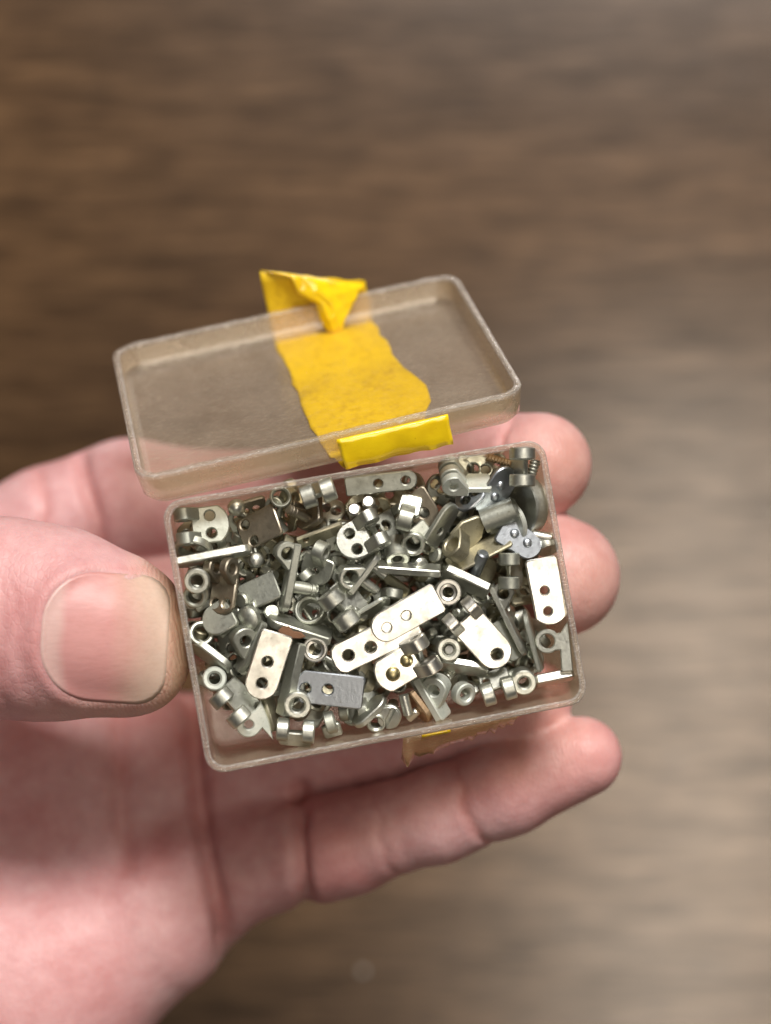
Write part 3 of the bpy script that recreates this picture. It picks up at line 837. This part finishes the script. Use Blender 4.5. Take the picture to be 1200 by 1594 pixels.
    leaf('curved bar edge on under the white one holed leaf', (684, 1032), (760, 1044), 40, -44, roll=64, t=12, end='round', holes=(), mat='nickel', group=G)
    ring('round barrel end with a bright pin in it, below the bright strips', (699, 1011), 19, 9, 30, -34, (.1, .05, 1), 'nickel', group=G)
    pin('bright pin filling the barrel end below the bright strips', (700, 1012), (699, 1011), 8, -60, -40, 'polished', group=G)
    leaf('pale hinge leaf with two brass rivets and two knuckles below the white strips', (648, 1023), (586, 1060), 56, -34, e=2, roll=6, t=9, end='arc', holes=(), lugs=(-21, 21), R=19, r=7, lw=21, rivets=((.22, -4, 11), (.62, 3, 12)), mat='polished', group=G)
    leaf('corroded greenish hinge leaf with round eye by the near wall', (652, 1050), (692, 1118), 40, -44, roll=-62, t=13, end='square', holes=(), lugs=(-2,), R=22, r=10, lw=26, lx_=-32, mat='pale', group=G)
    ring('half hidden ring right of the corroded greenish leaf', (726, 1082), 19, 10, 18, -62, (.5, -.2, .8), 'pale', group=G)
    leaf('bronze brown strip on edge by the near wall', (636, 1078), (669, 1122), 32, -48, roll=66, t=11, end='round', holes=(), mat='bronze', group=G)
    pin('screw with a slotted round head by the near wall', (612, 1096), (607, 1112), 9, -110, -62, 'nickel', head=19, slot=True, cat='screw', name='screw', group=G)
    ring('small ring leaning on the near wall left of the slotted screw', (586, 1127), 16, 9, 22, -50, (.1, -.35, 1), 'dull', group=G)
    pin('bright hooked pin between the slotted screw and the bronze strip', (628, 1082), (636, 1114), 8, -46, -50, 'nickel', group=G)
    pin('tiny bright stub at the foot of the hooked pin', (636, 1118), (650, 1106), 7, -66, -58, 'polished', group=G)
    leaf('plate on edge with bright rim slanting up left of the slotted screw', (551, 1129), (599, 1085), 36, -44, roll=-64, t=11, end='both', holes=(), mat='nickel', group=G)
    leaf('dull plate half hidden under the bluish plate by the near wall', (534, 1122), (590, 1082), 40, -74, roll=-20, t=9, end='both', holes=(), mat='dull', group=G)
    leaf('bluish grey plate with two holes in the lower left of the heap', (566, 1079), (459, 1067), 52, -24, e=0, roll=-3, t=10, end='arc', holes=((.52, 0, 8.5), (.84, 2, 8.5)), mat='blue', group=G)
    ring('ring lying on the left end of the bluish plate', (463, 1098), 21, 11, 26, -12, (.06, -.1, 1), 'nickel', group=G)
    leaf('hinge leaf with two tall knuckles by the near wall, below the bluish plate', (461, 1138), (459, 1160), 52, -58, e=-26, t=12, end='square', holes=(), lugs=(-20, 20), R=19, r=8, lw=19, mat='nickel', group=G)
    leaf('small one knuckle hinge leaf right of the two tall knuckles', (514, 1126), (520, 1146), 30, -66, e=-24, t=10, end='square', holes=(), lugs=(2,), R=18, r=8, lw=16, mat='dull', group=G)
    poly('pale pointed lug with round eye near the lower left corner', arcpts(387, 1127, 20, 160, 318, 12) + [(408, 1133), (425, 1152), (418, 1120), (406, 1090), (398, 1104)], [(387, 1127, 7.5)], -58, 11, (.1, -.1, 1), 'pale', 'hinge', 'hinge_leaf', group=G)
    leaf('hinge leaf with two bright knuckles in the lower left corner', (360, 1098), (384, 1076), 62, -60, e=-44, t=10, end='square', holes=(), lugs=(-20, 20), R=20, r=8, lw=21, mat='nickel', group=G)
    ring('pale ring beside the left wall below the thumb tip', (334, 1056), 19, 9, 42, -52, (.1, .15, 1), 'pale', group=G)
    leaf('white plate with two holes and round lower end, left part of the heap', (432, 984), (400, 1088), 52, -20, e=1, roll=-2, t=9, end='round', holes=((.44, -2, 8.5), (.76, 0, 8.5)), mat='polished', group=G)
    leaf('hinge leaf on edge with round eye left of the white round ended plate', (407, 966), (372, 1046), 38, -36, roll=64, t=12, end='taper', holes=(), lugs=(0,), R=21, r=9, lw=26, lx_=-38, mat='dull', group=G)
    leaf('long grey strip on edge right of the white round ended plate', (466, 1000), (440, 1114), 30, -34, roll=60, t=14, end='square', holes=(), mat='dull', group=G)
    leaf('narrow olive wedge on edge below the white round ended plate', (414, 1084), (431, 1136), 30, -52, roll=-66, t=11, end='square', holes=(), mat='olive', group=G)
    leaf('curved plate edge beside the left wall under the thumb tip', (300, 1000), (358, 1044), 36, -50, roll=58, t=13, end='both', holes=(), mat='dull', group=G)
    ring('dark mouthed ring beside the left wall near the thumb tip', (314, 985), 20, 12, 30, -58, (.2, .25, .9), 'dull', group=G)
    leaf('half round grey plate left of centre with a short pin beneath', (362, 950), (318, 978), 52, -48, e=-6, roll=24, t=12, end='round', holes=(), pins=((.2, -18, 24, 7, -1),), mat='dull', group=G)
    ring('upper of two stacked rings beside the left wall', (306, 905), 20, 10, 26, -36, (.05, -.1, 1), 'nickel', group=G)
    ring('lower of two stacked rings beside the left wall', (303, 929), 19, 11, 26, -56, (-.1, -.2, 1), 'dull', group=G)
    leaf('brown plate with two holes and two pierced knuckles, left of the heap', (352, 896), (344, 956), 48, -42, e=6, roll=34, t=8, end='arc', holes=((.72, 10, 8), (.74, -12, 8)), lugs=(-16, 16), R=18, r=9, lw=15, mat='dark', group=G)
    leaf('pale flat plate tilted between the brown plate and the round eye leaf', (432, 908), (376, 934), 46, -62, e=-8, roll=20, t=9, end='square', holes=(), mat='dull', group=G)
    disc('round domed button below the pale flat plate, left of the heap', (387, 963), 20, 14, -52, (-.45, -.15, .8), 'dull', 6, 'button', 'button', group=G)
    disc('shiny little knob below the end of the pale bar, upper left', (398, 872), 12, 14, -60, (.2, .2, 1), 'nickel', 5, 'pin', 'button', group=G)
    # rust flake with a fine hair
    v, f = slab([(-22, -3), (-12, -9), (2, -8), (14, -4), (21, 3), (12, 7), (0, 5), (-8, 8), (-19, 4)], [], 6, 1.5, 1.2, 4)
    g = NT('rust'); n = g.noise(1800, 5, .7); g.link(g.ramp(n, [(.3, (.12, .05, .025)), (.7, (.38, .20, .11))]), g.bsdf.inputs['Base Color']); g.bsdf.inputs['Roughness'].default_value = .85
    g.bump(n, .8, .0002)
    tag(link('rust_flake', mesh_from('rust_flake', v, f), g.m, None, M(wp(455, 986, fz((455, 986), -22))), Matrix.Rotation(-.35, 3, 'Z')), 'crumbly brown rust flake on top of the white round ended plate', 'flake', G)

    # -- the deeper layer seen through the gaps
    inner = []
    rr = random.Random(21)
    kinds = [dict(W=44, L=60, lugs=(-15, 15), end='round'), dict(W=40, L=74, lugs=(), end='both'), dict(W=46, L=56, lugs=(0,), end='arc'), dict(W=34, L=80, lugs=(), end='round')]
    protos = []
    for layer, (z, nx, ny) in enumerate(((-88, 11, 7), (-116, 11, 7))):
        for i in range(nx):
            for j in range(ny):
                x = -BHX + 40 + (2 * BHX - 80) * (i + .5 + rr.uniform(-.3, .3)) / nx
                y = -BHY + 56 + (2 * BHY - 92) * (j + .5 + rr.uniform(-.3, .3)) / ny
                if x < -BHX + 110 and y < -BHY + 110: continue
                inner.append((x, y, z + rr.uniform(-10, 8)))
    small = []
    for i in range(12):
        for j in range(7):
            x = -BHX + 46 + (2 * BHX - 92) * (i + .5 + rr.uniform(-.4, .4)) / 12
            y = -BHY + 58 + (2 * BHY - 106) * (j + .5 + rr.uniform(-.4, .4)) / 7
            if x < -BHX + 90 and y < -BHY + 90: continue
            small.append((x, y, -84 + rr.uniform(-10, 8)))
    lab = 'small grey metal fitting half buried beneath the top layer of the heap'
    for k, (x, y, z) in enumerate(inner):
        rot = Matrix.Rotation(rr.uniform(0, 6.28), 3, 'Z') @ Matrix.Rotation(rr.uniform(-.5, .5), 3, 'Y') @ Matrix.Rotation(rr.uniform(-.8, .8), 3, 'X')
        c = boxpt(x, y, z)
        if k < 4:
            d = kinds[k]
            o = leaf(lab, None, None, d['W'], L=d['L'], lugs=d['lugs'], end=d['end'], R=16, lw=16, mat=('dull', 'nickel', 'olive', 'dull')[k], group='fittings buried in the heap', loc=c, rot=rot, name='hinge_leaf', cat='fitting')
            protos.append(o)
        else:
            src = protos[rr.choice((0, 0, 1, 2, 3, 2))]
            o = src.copy(); COL.objects.link(o)
            o.location = M(c); o.rotation_euler = rot.to_euler()
            for ch in src.children:
                cc = ch.copy(); COL.objects.link(cc); cc.parent = o
    # loose bushings and rivet pins wedged between the larger leaves
    sp = []; slab_ = 'small loose bushing or rivet pin wedged between the larger fittings'
    for k, (x, y, z) in enumerate(small):
        c = boxpt(x, y, z); p = px_of(c); z = c.z
        d = Vector((rr.uniform(-.8, .8), rr.uniform(-.8, .8), rr.uniform(.25, 1))).normalized()
        if k < 6:
            if k < 3: o = ring(slab_, p, (16, 18, 14)[k], (9, 10, 7)[k], (20, 26, 16)[k], z, d, ('dull', 'nickel', 'dull')[k], group='small pieces wedged in the heap', cat='fitting', lean=False)
            else:
                q = px_of(c + d * (26, 34, 30)[k - 3])
                o = pin(slab_, p, q, (8, 7, 9)[k - 3], z, z + d.z * (26, 34, 30)[k - 3], ('nickel', 'dull', 'nickel')[k - 3], head=(0, 13, 0)[k - 3], knurl=k == 5, cat='fitting', group='small pieces wedged in the heap', lean=False)
            sp.append(o)
        else:
            src = sp[rr.choice((0, 0, 1, 1, 2, 3, 4, 5))]
            o = src.copy(); COL.objects.link(o); o.location = M(c); o.rotation_euler = nrot(d).to_euler()
            for ch in src.children:
                cc = ch.copy(); COL.objects.link(cc); cc.parent = o
fittings()

# ---------------------------------------------------------------- the hand
def smin(a, b, k):
    h = np.clip(0.5 + 0.5 * (b - a) / k, 0, 1)
    return b + (a - b) * h - k * h * (1 - h)

def hand():
    vox = 7.0
    lo = np.array([-1000., -1250., -950.]); hi = np.array([470., 290., 120.])
    n = np.ceil((hi - lo) / vox).astype(int)
    X = (lo[0] + vox * np.arange(n[0]))[:, None, None].astype(np.float32)
    Y = (lo[1] + vox * np.arange(n[1]))[None, :, None].astype(np.float32)
    Z = (lo[2] + vox * np.arange(n[2]))[None, None, :].astype(np.float32)
    def J(px, py, z, r):          # a joint centre seen at (px, py) with apparent radius r
        v = wp(px, py, z); return (v.x, v.y, v.z, r * (F - z) / F)
    def cone(a, b, sq=1.0):
        ax, ay, az, ar = a; bx, by, bz, br = b
        zz = sq
        dx, dy, dz = bx - ax, by - ay, (bz - az) / zz
        L2 = dx * dx + dy * dy + dz * dz + 1e-9
        qx, qy, qz = X - ax, Y - ay, (Z - az) / zz
        t = np.clip((qx * dx + qy * dy + qz * dz) / L2, 0, 1)
        return np.sqrt((qx - t * dx) ** 2 + (qy - t * dy) ** 2 + (qz - t * dz) ** 2) - (ar + (br - ar) * t)
    def chain(js, k=14, sq=1.0):
        d = None
        for a, b in zip(js, js[1:]):
            c = cone(a, b, sq); d = c if d is None else smin(d, c, k)
        return d
    # palm and wrist
    palm = smin(cone(J(-150, 1130, -660, 200), J(140, 1240, -640, 175)), cone(J(-330, 1380, -560, 230), J(40, 1530, -520, 190)), 90)
    palm = smin(palm, cone(J(-260, 1000, -580, 190), J(-60, 1000, -620, 170)), 90)
    palm = smin(palm, cone(J(-380, 1480, -570, 270), J(-680, 1800, -600, 260)), 120)
    palm = smin(palm, cone(J(40, 1530, -520, 180), J(235, 1425, -510, 128)), 60)
    palm = smin(palm, cone(J(140, 1240, -650, 165), J(430, 1215, -590, 112)), 60)
    index = chain([J(-120, 940, -560, 112), J(80, 830, -580, 104), J(200, 786, -590, 102), J(330, 792, -580, 90), J(480, 778, -510, 84), J(640, 752, -430, 81), J(760, 727, -360, 83), J(839, 724, -296, 82)])
    middle = chain([J(-60, 1030, -560, 108), J(330, 930, -580, 92), J(640, 890, -440, 90), J(800, 872, -352, 98), J(872, 898, -286, 93)])
    ringf = chain([J(-20, 1170, -580, 108), J(330, 1180, -590, 92), J(480, 1172, -520, 86), J(620, 1140, -450, 82), J(750, 1100, -380, 76), J(822, 1090, -322, 68)])
    pinky = chain([J(200, 1390, -540, 112), J(310, 1372, -500, 100), J(415, 1332, -470, 86), J(500, 1322, -410, 79), J(545, 1312, -390, 78), J(600, 1292, -360, 70), J(680, 1270, -330, 72), J(790, 1226, -305, 72), J(905, 1178, -285, 63)], 18)
    thumb = chain([J(-420, 1040, -430, 215), J(-230, 970, -210, 185), J(-90, 955, -95, 160), J(10, 962, -72, 153), J(90, 972, -68, 148), J(165, 988, -68, 126), J(196, 1003, -70, 97)], 22, 0.80)
    thumb = smin(thumb, cone(J(205, 960, -75, 72), J(214, 1035, -75, 72), 0.85), 34)
    d = None
    for f_, k in ((index, 60), (middle, 60), (ringf, 60), (pinky, 50), (thumb, 80)):
        c = smin(f_, palm, k); d = c if d is None else smin(d, c, 7)
    # surface nets
    s = d < 0
    nx, ny, nz = d.shape
    acc = np.zeros((nx - 1, ny - 1, nz - 1, 3), np.float32); cnt = np.zeros((nx - 1, ny - 1, nz - 1), np.float32)
    corners = [(i, j, k) for i in (0, 1) for j in (0, 1) for k in (0, 1)]
    sl = lambda c: (slice(c[0], nx - 1 + c[0]), slice(c[1], ny - 1 + c[1]), slice(c[2], nz - 1 + c[2]))
    cs = sum(s[sl(c)].astype(np.int8) for c in corners)
    act = (cs > 0) & (cs < 8)
    idx = np.argwhere(act)
    vals = {c: d[idx[:, 0] + c[0], idx[:, 1] + c[1], idx[:, 2] + c[2]] for c in corners}
    P = np.zeros((len(idx), 3)); C = np.zeros(len(idx))
    for a in corners:
        for ax in range(3):
            if a[ax] == 0:
                b = list(a); b[ax] = 1; b = tuple(b)
                va, vb = vals[a], vals[b]; cr = (va < 0) != (vb < 0)
                t = np.where(cr, va / np.where(cr, va - vb, 1), 0)
                p = np.array(a, float)[None, :].repeat(len(idx), 0); p[:, ax] += t
                P[cr] += p[cr]; C[cr] += 1
    V = (P / C[:, None] + idx) * vox + lo
    vid = -np.ones(act.shape, np.int64); vid[act] = np.arange(len(idx))
    faces = []
    for ax in range(3):
        s0 = [slice(1, -1)] * 3; s1 = [slice(1, -1)] * 3
        s0[ax] = slice(0, -1); s1[ax] = slice(1, None)
        ch = s[tuple(s0)] != s[tuple(s1)]
        e = np.argwhere(ch)
        off = np.array([1, 1, 1]); off[ax] = 0
        e = e + off
        inside = s[e[:, 0], e[:, 1], e[:, 2]]
        u_, v_ = [(1, 2), (2, 0), (0, 1)][ax]
        def cell(du, dv):
            q = e.copy(); q[:, u_] -= du; q[:, v_] -= dv; return vid[q[:, 0], q[:, 1], q[:, 2]]
        quad = np.stack([cell(1, 1), cell(0, 1), cell(0, 0), cell(1, 0)], 1)
        quad[~inside] = quad[~inside][:, ::-1]
        faces.append(quad)
    Fq = np.concatenate(faces); Fq = Fq[(Fq >= 0).all(1)]
    # vertex neighbours for relaxing and for normals
    def normals():
        a, b, c, dd = (V[Fq[:, i]] for i in range(4))
        nn = np.cross(c - a, dd - b); N = np.zeros_like(V)
        for i in range(4): np.add.at(N, Fq[:, i], nn)
        return N / (np.linalg.norm(N, axis=1, keepdims=True) + 1e-9)
    E = np.unique(np.sort(np.concatenate([Fq[:, [0, 1]], Fq[:, [1, 2]], Fq[:, [2, 3]], Fq[:, [3, 0]]]), axis=1), axis=0)
    deg = np.bincount(E.ravel(), minlength=len(V)).astype(float)
    def relax(k, lam):
        nonlocal V
        for _ in range(k):
            S = np.zeros_like(V); np.add.at(S, E[:, 0], V[E[:, 1]]); np.add.at(S, E[:, 1], V[E[:, 0]])
            V = V + lam * (S / deg[:, None] - V)
    relax(4, 0.5)
    N = normals()
    red = np.zeros(len(V)); sal = np.zeros(len(V))
    def at(px, py, z): return np.array(wp(px, py, z))
    # flexion creases: (point, direction along the finger, reach, width, depth)
    creases = [((600, 1296, -340), (1, .3, .1), 95, 10, 5), ((735, 1252, -300), (1, .45, .2), 95, 9, 8),
               ((790, 715, -270), (1, 0, .5), 90, 8, 6), ((800, 905, -270), (1, 0, .5), 90, 8, 6),
               ((0, 960, 60), (1, -.05, 0), 190, 6, 2.5), ((-25, 950, 60), (1, .08, 0), 190, 6, 2.5), ((25, 965, 60), (1, .1, 0), 170, 5, 2)]
    # palm lines and finger folds, as lines on the palm side: (points in photo units, width, depth)
    ppx = 600 + V[:, 0] * F / (F - V[:, 2]); ppy = 797 - V[:, 1] * F / (F - V[:, 2])
    lines = [([(300, 1080), (304, 1200), (318, 1320), (342, 1420), (358, 1500)], 15, 30), ([(186, 1090), (184, 1200), (190, 1290), (196, 1350)], 18, 9),
             ([(468, 1230), (462, 1300), (470, 1380), (482, 1430)], 14, 24), ([(120, 690), (132, 750), (152, 810), (160, 860)], 13, 16), ([(60, 740), (70, 790), (60, 830)], 12, 6)]
    for pl, wd, dp in lines:
        dm = np.full(len(V), 1e9)
        for (x0, y0), (x1, y1) in zip(pl, pl[1:]):
            tt = np.clip(((ppx - x0) * (x1 - x0) + (ppy - y0) * (y1 - y0)) / ((x1 - x0) ** 2 + (y1 - y0) ** 2), 0, 1)
            dm = np.minimum(dm, np.hypot(ppx - x0 - tt * (x1 - x0), ppy - y0 - tt * (y1 - y0)))
        m = np.exp(-(dm / wd) ** 2) * ((V[:, 2] < -230) & (V[:, 2] > -560)) * np.clip(N[:, 2] * 1.5 + .2, 0, 1)
        V = V - N * (dp * m)[:, None]; red = np.maximum(red, 0.28 * m)
    for p, dr, reach, wd, dp in creases:
        c = at(*p); dr = np.array(dr, float); dr /= np.linalg.norm(dr)
        q = V - c; sdist = q @ dr; rad = np.linalg.norm(q - sdist[:, None] * dr, axis=1)
        wob = 5 * np.sin(V[:, 1] * 0.045 + p[0]) + 3 * np.sin(V[:, 1] * 0.11)
        m = np.exp(-((sdist + wob) / wd) ** 2) * np.clip(1.6 - rad / reach * 1.6, 0, 1) ** .5
        m *= np.clip(N[:, 2] + 0.6, 0, 1)
        V = V - N * (dp * m)[:, None]; red = np.maximum(red, 0.55 * m * min(1, dp / 8))
    # fingertips and finger pads are pinker
    for p, r_, a in (((930, 1160, -200), 130, .35), ((870, 720, -230), 120, .2), ((920, 940, -220), 120, .22), ((850, 1120, -250), 110, .3), ((120, 1420, -200), 300, .12), ((540, 1310, -290), 120, .18)):
        red = np.maximum(red, a * np.exp(-(np.linalg.norm(V - at(*p), axis=1) / r_) ** 2))
    # thumb tip skin is sallow and thick, thumb nail bed sunk with a raised fold round it
    pxx = 600 + V[:, 0] * F / (F - V[:, 2]); pyy = 797 - V[:, 1] * F / (F - V[:, 2])
    thumbm = (V[:, 2] > -190) & (pxx < 320) & (pyy > 780) & (pyy < 1150)
    sal = np.where(thumbm, np.clip((pxx - 190) / 80, 0, 1), 0)
    sal = np.maximum(sal, np.where(thumbm, 0.55 * np.clip((pyy - 1070) / 40, 0, 1) * np.clip(pxx / 150, 0, 1), 0))
    for p, r_, a in (((890, 730, -230), 110, .45), ((920, 920, -220), 120, .45), ((860, 1130, -250), 90, .35)):
        sal = np.maximum(sal, a * np.exp(-(np.linalg.norm(V - at(*p), axis=1) / r_) ** 2))
    def naild(px, py):      # signed distance (u) to the nail outline: a rounded box, a little skewed
        th = math.radians(-4)
        ux = (px - 163) * math.cos(th) - (py - 992) * math.sin(th); uy = (px - 163) * math.sin(th) + (py - 992) * math.cos(th)
        hx, hy = 99.0, 101.0
        r_ = np.where(ux < 0, 84.0, 46.0)
        qx = np.abs(ux) - hx + r_; qy = np.abs(uy) - hy + r_
        return np.sqrt(np.maximum(qx, 0) ** 2 + np.maximum(qy, 0) ** 2) + np.minimum(np.maximum(qx, qy), 0) - r_
    nd = naild(pxx, pyy)
    front = thumbm & (N[:, 2] > 0.05)
    sink = np.where(front, np.clip(-nd / 12, 0, 1) * 5 - 4.0 * np.exp(-((nd - 9) / 11) ** 2) * np.clip((210 - pxx) / 60, 0, 1), 0)
    V = V - N * sink[:, None]
    red = np.maximum(red, np.where(front, 0.16 * np.exp(-((nd - 6) / 8) ** 2), 0))
    red = np.maximum(red, np.where(thumbm & (pxx < 90), .10, 0))
    me = bpy.data.meshes.new('hand')
    me.vertices.add(len(V)); me.loops.add(Fq.size); me.polygons.add(len(Fq))
    Wd = V.copy(); Wd[:, 2] += ZT
    me.vertices.foreach_set('co', (Wd * K).astype(np.float32).ravel())
    me.loops.foreach_set('vertex_index', Fq.astype(np.int32).ravel())
    me.polygons.foreach_set('loop_start', np.arange(0, Fq.size, 4, dtype=np.int32))
    me.update(calc_edges=True); me.validate()
    me.shade_smooth()
    for nm, arr in (('red', red), ('sallow', sal)):
        a = me.attributes.new(nm, 'FLOAT', 'POINT'); a.data.foreach_set('value', arr.astype(np.float32))
    ho = link('hand', me, MAT['skin'])
    tag(ho, 'left hand, palm up, gripping the small box between thumb and fingers', 'hand')
    # thumb nail
    bvh = BVHTree.FromPolygons([tuple(v) for v in V], [tuple(int(i) for i in f) for f in Fq[(pxx[Fq[:, 0]] < 340)]])
    cy0, cx0 = 992, 163
    na, nr = 56, 16
    def outline(a):
        lo_, hi_ = 10.0, 170.0
        for _ in range(26):
            m_ = (lo_ + hi_) / 2
            if naild(np.array(cx0 + m_ * math.cos(a)), np.array(cy0 + m_ * math.sin(a))) < 0: lo_ = m_
            else: hi_ = m_
        return lo_
    camp = Vector((0, 0, F)); verts = []; along = []; ok = True
    rings_ = [0] + [((i + 1) / nr) ** .85 for i in range(nr)]
    for ri_, fr in enumerate(rings_):
        for i in range(na if ri_ else 1):
            a = 2 * math.pi * i / na; rr_ = outline(a) * fr * 1.0
            px, py = cx0 + rr_ * math.cos(a), cy0 + rr_ * math.sin(a)
            dirv = (wp(px, py, 0) - camp).normalized()
            hit = bvh.ray_cast(camp, dirv)
            zc = hit[0] if hit[0] is not None else wp(px, py, -60)
            lift = 0.6 + 3.6 * (1 - fr ** 4) + max(0, (px - 235)) * .10
            verts.append(Vector(zc) + Vector((0, 0, lift))); along.append((px - 64) / 200 - 0.05 * ((py - 1010) / 100) ** 2 * (px < 130) + 0.03 * math.sin(py * .03) * (px > 190) + 0.05 * ((py - 992) / 100) ** 2 * (px > 130))
    # smooth the nail a little so it does not copy the groove
    faces = [(0, 1 + i, 1 + (i + 1) % na) for i in range(na)]
    for r0 in range(nr - 1):
        for i in range(na):
            j = (i + 1) % na; b0 = 1 + r0 * na; b1 = b0 + na
            faces.append((b0 + i, b1 + i, b1 + j, b0 + j))
    cpt = M(wp(cx0, cy0, 0))
    me2 = bpy.data.meshes.new('thumb_nail')
    me2.from_pydata([tuple(M(v)) for v in verts], [], faces)
    bm = bmesh.new(); bm.from_mesh(me2)
    for _ in range(6): bmesh.ops.smooth_vert(bm, verts=[v for v in bm.verts if not v.is_boundary], factor=.5, use_axis_x=False, use_axis_y=False, use_axis_z=True)
    bmesh.ops.recalc_face_normals(bm, faces=bm.faces)
    if sum(f.normal.z for f in bm.faces) < 0: bmesh.ops.reverse_faces(bm, faces=bm.faces)
    bm.to_mesh(me2); bm.free(); me2.shade_smooth()
    a = me2.attributes.new('along', 'FLOAT', 'POINT'); a.data.foreach_set('value', np.array(along, np.float32))
    no = link('thumb_nail', me2, MAT['nail'], ho)
    md = no.modifiers.new('thick', 'SOLIDIFY'); md.thickness = 4 * K; md.offset = -1
hand()
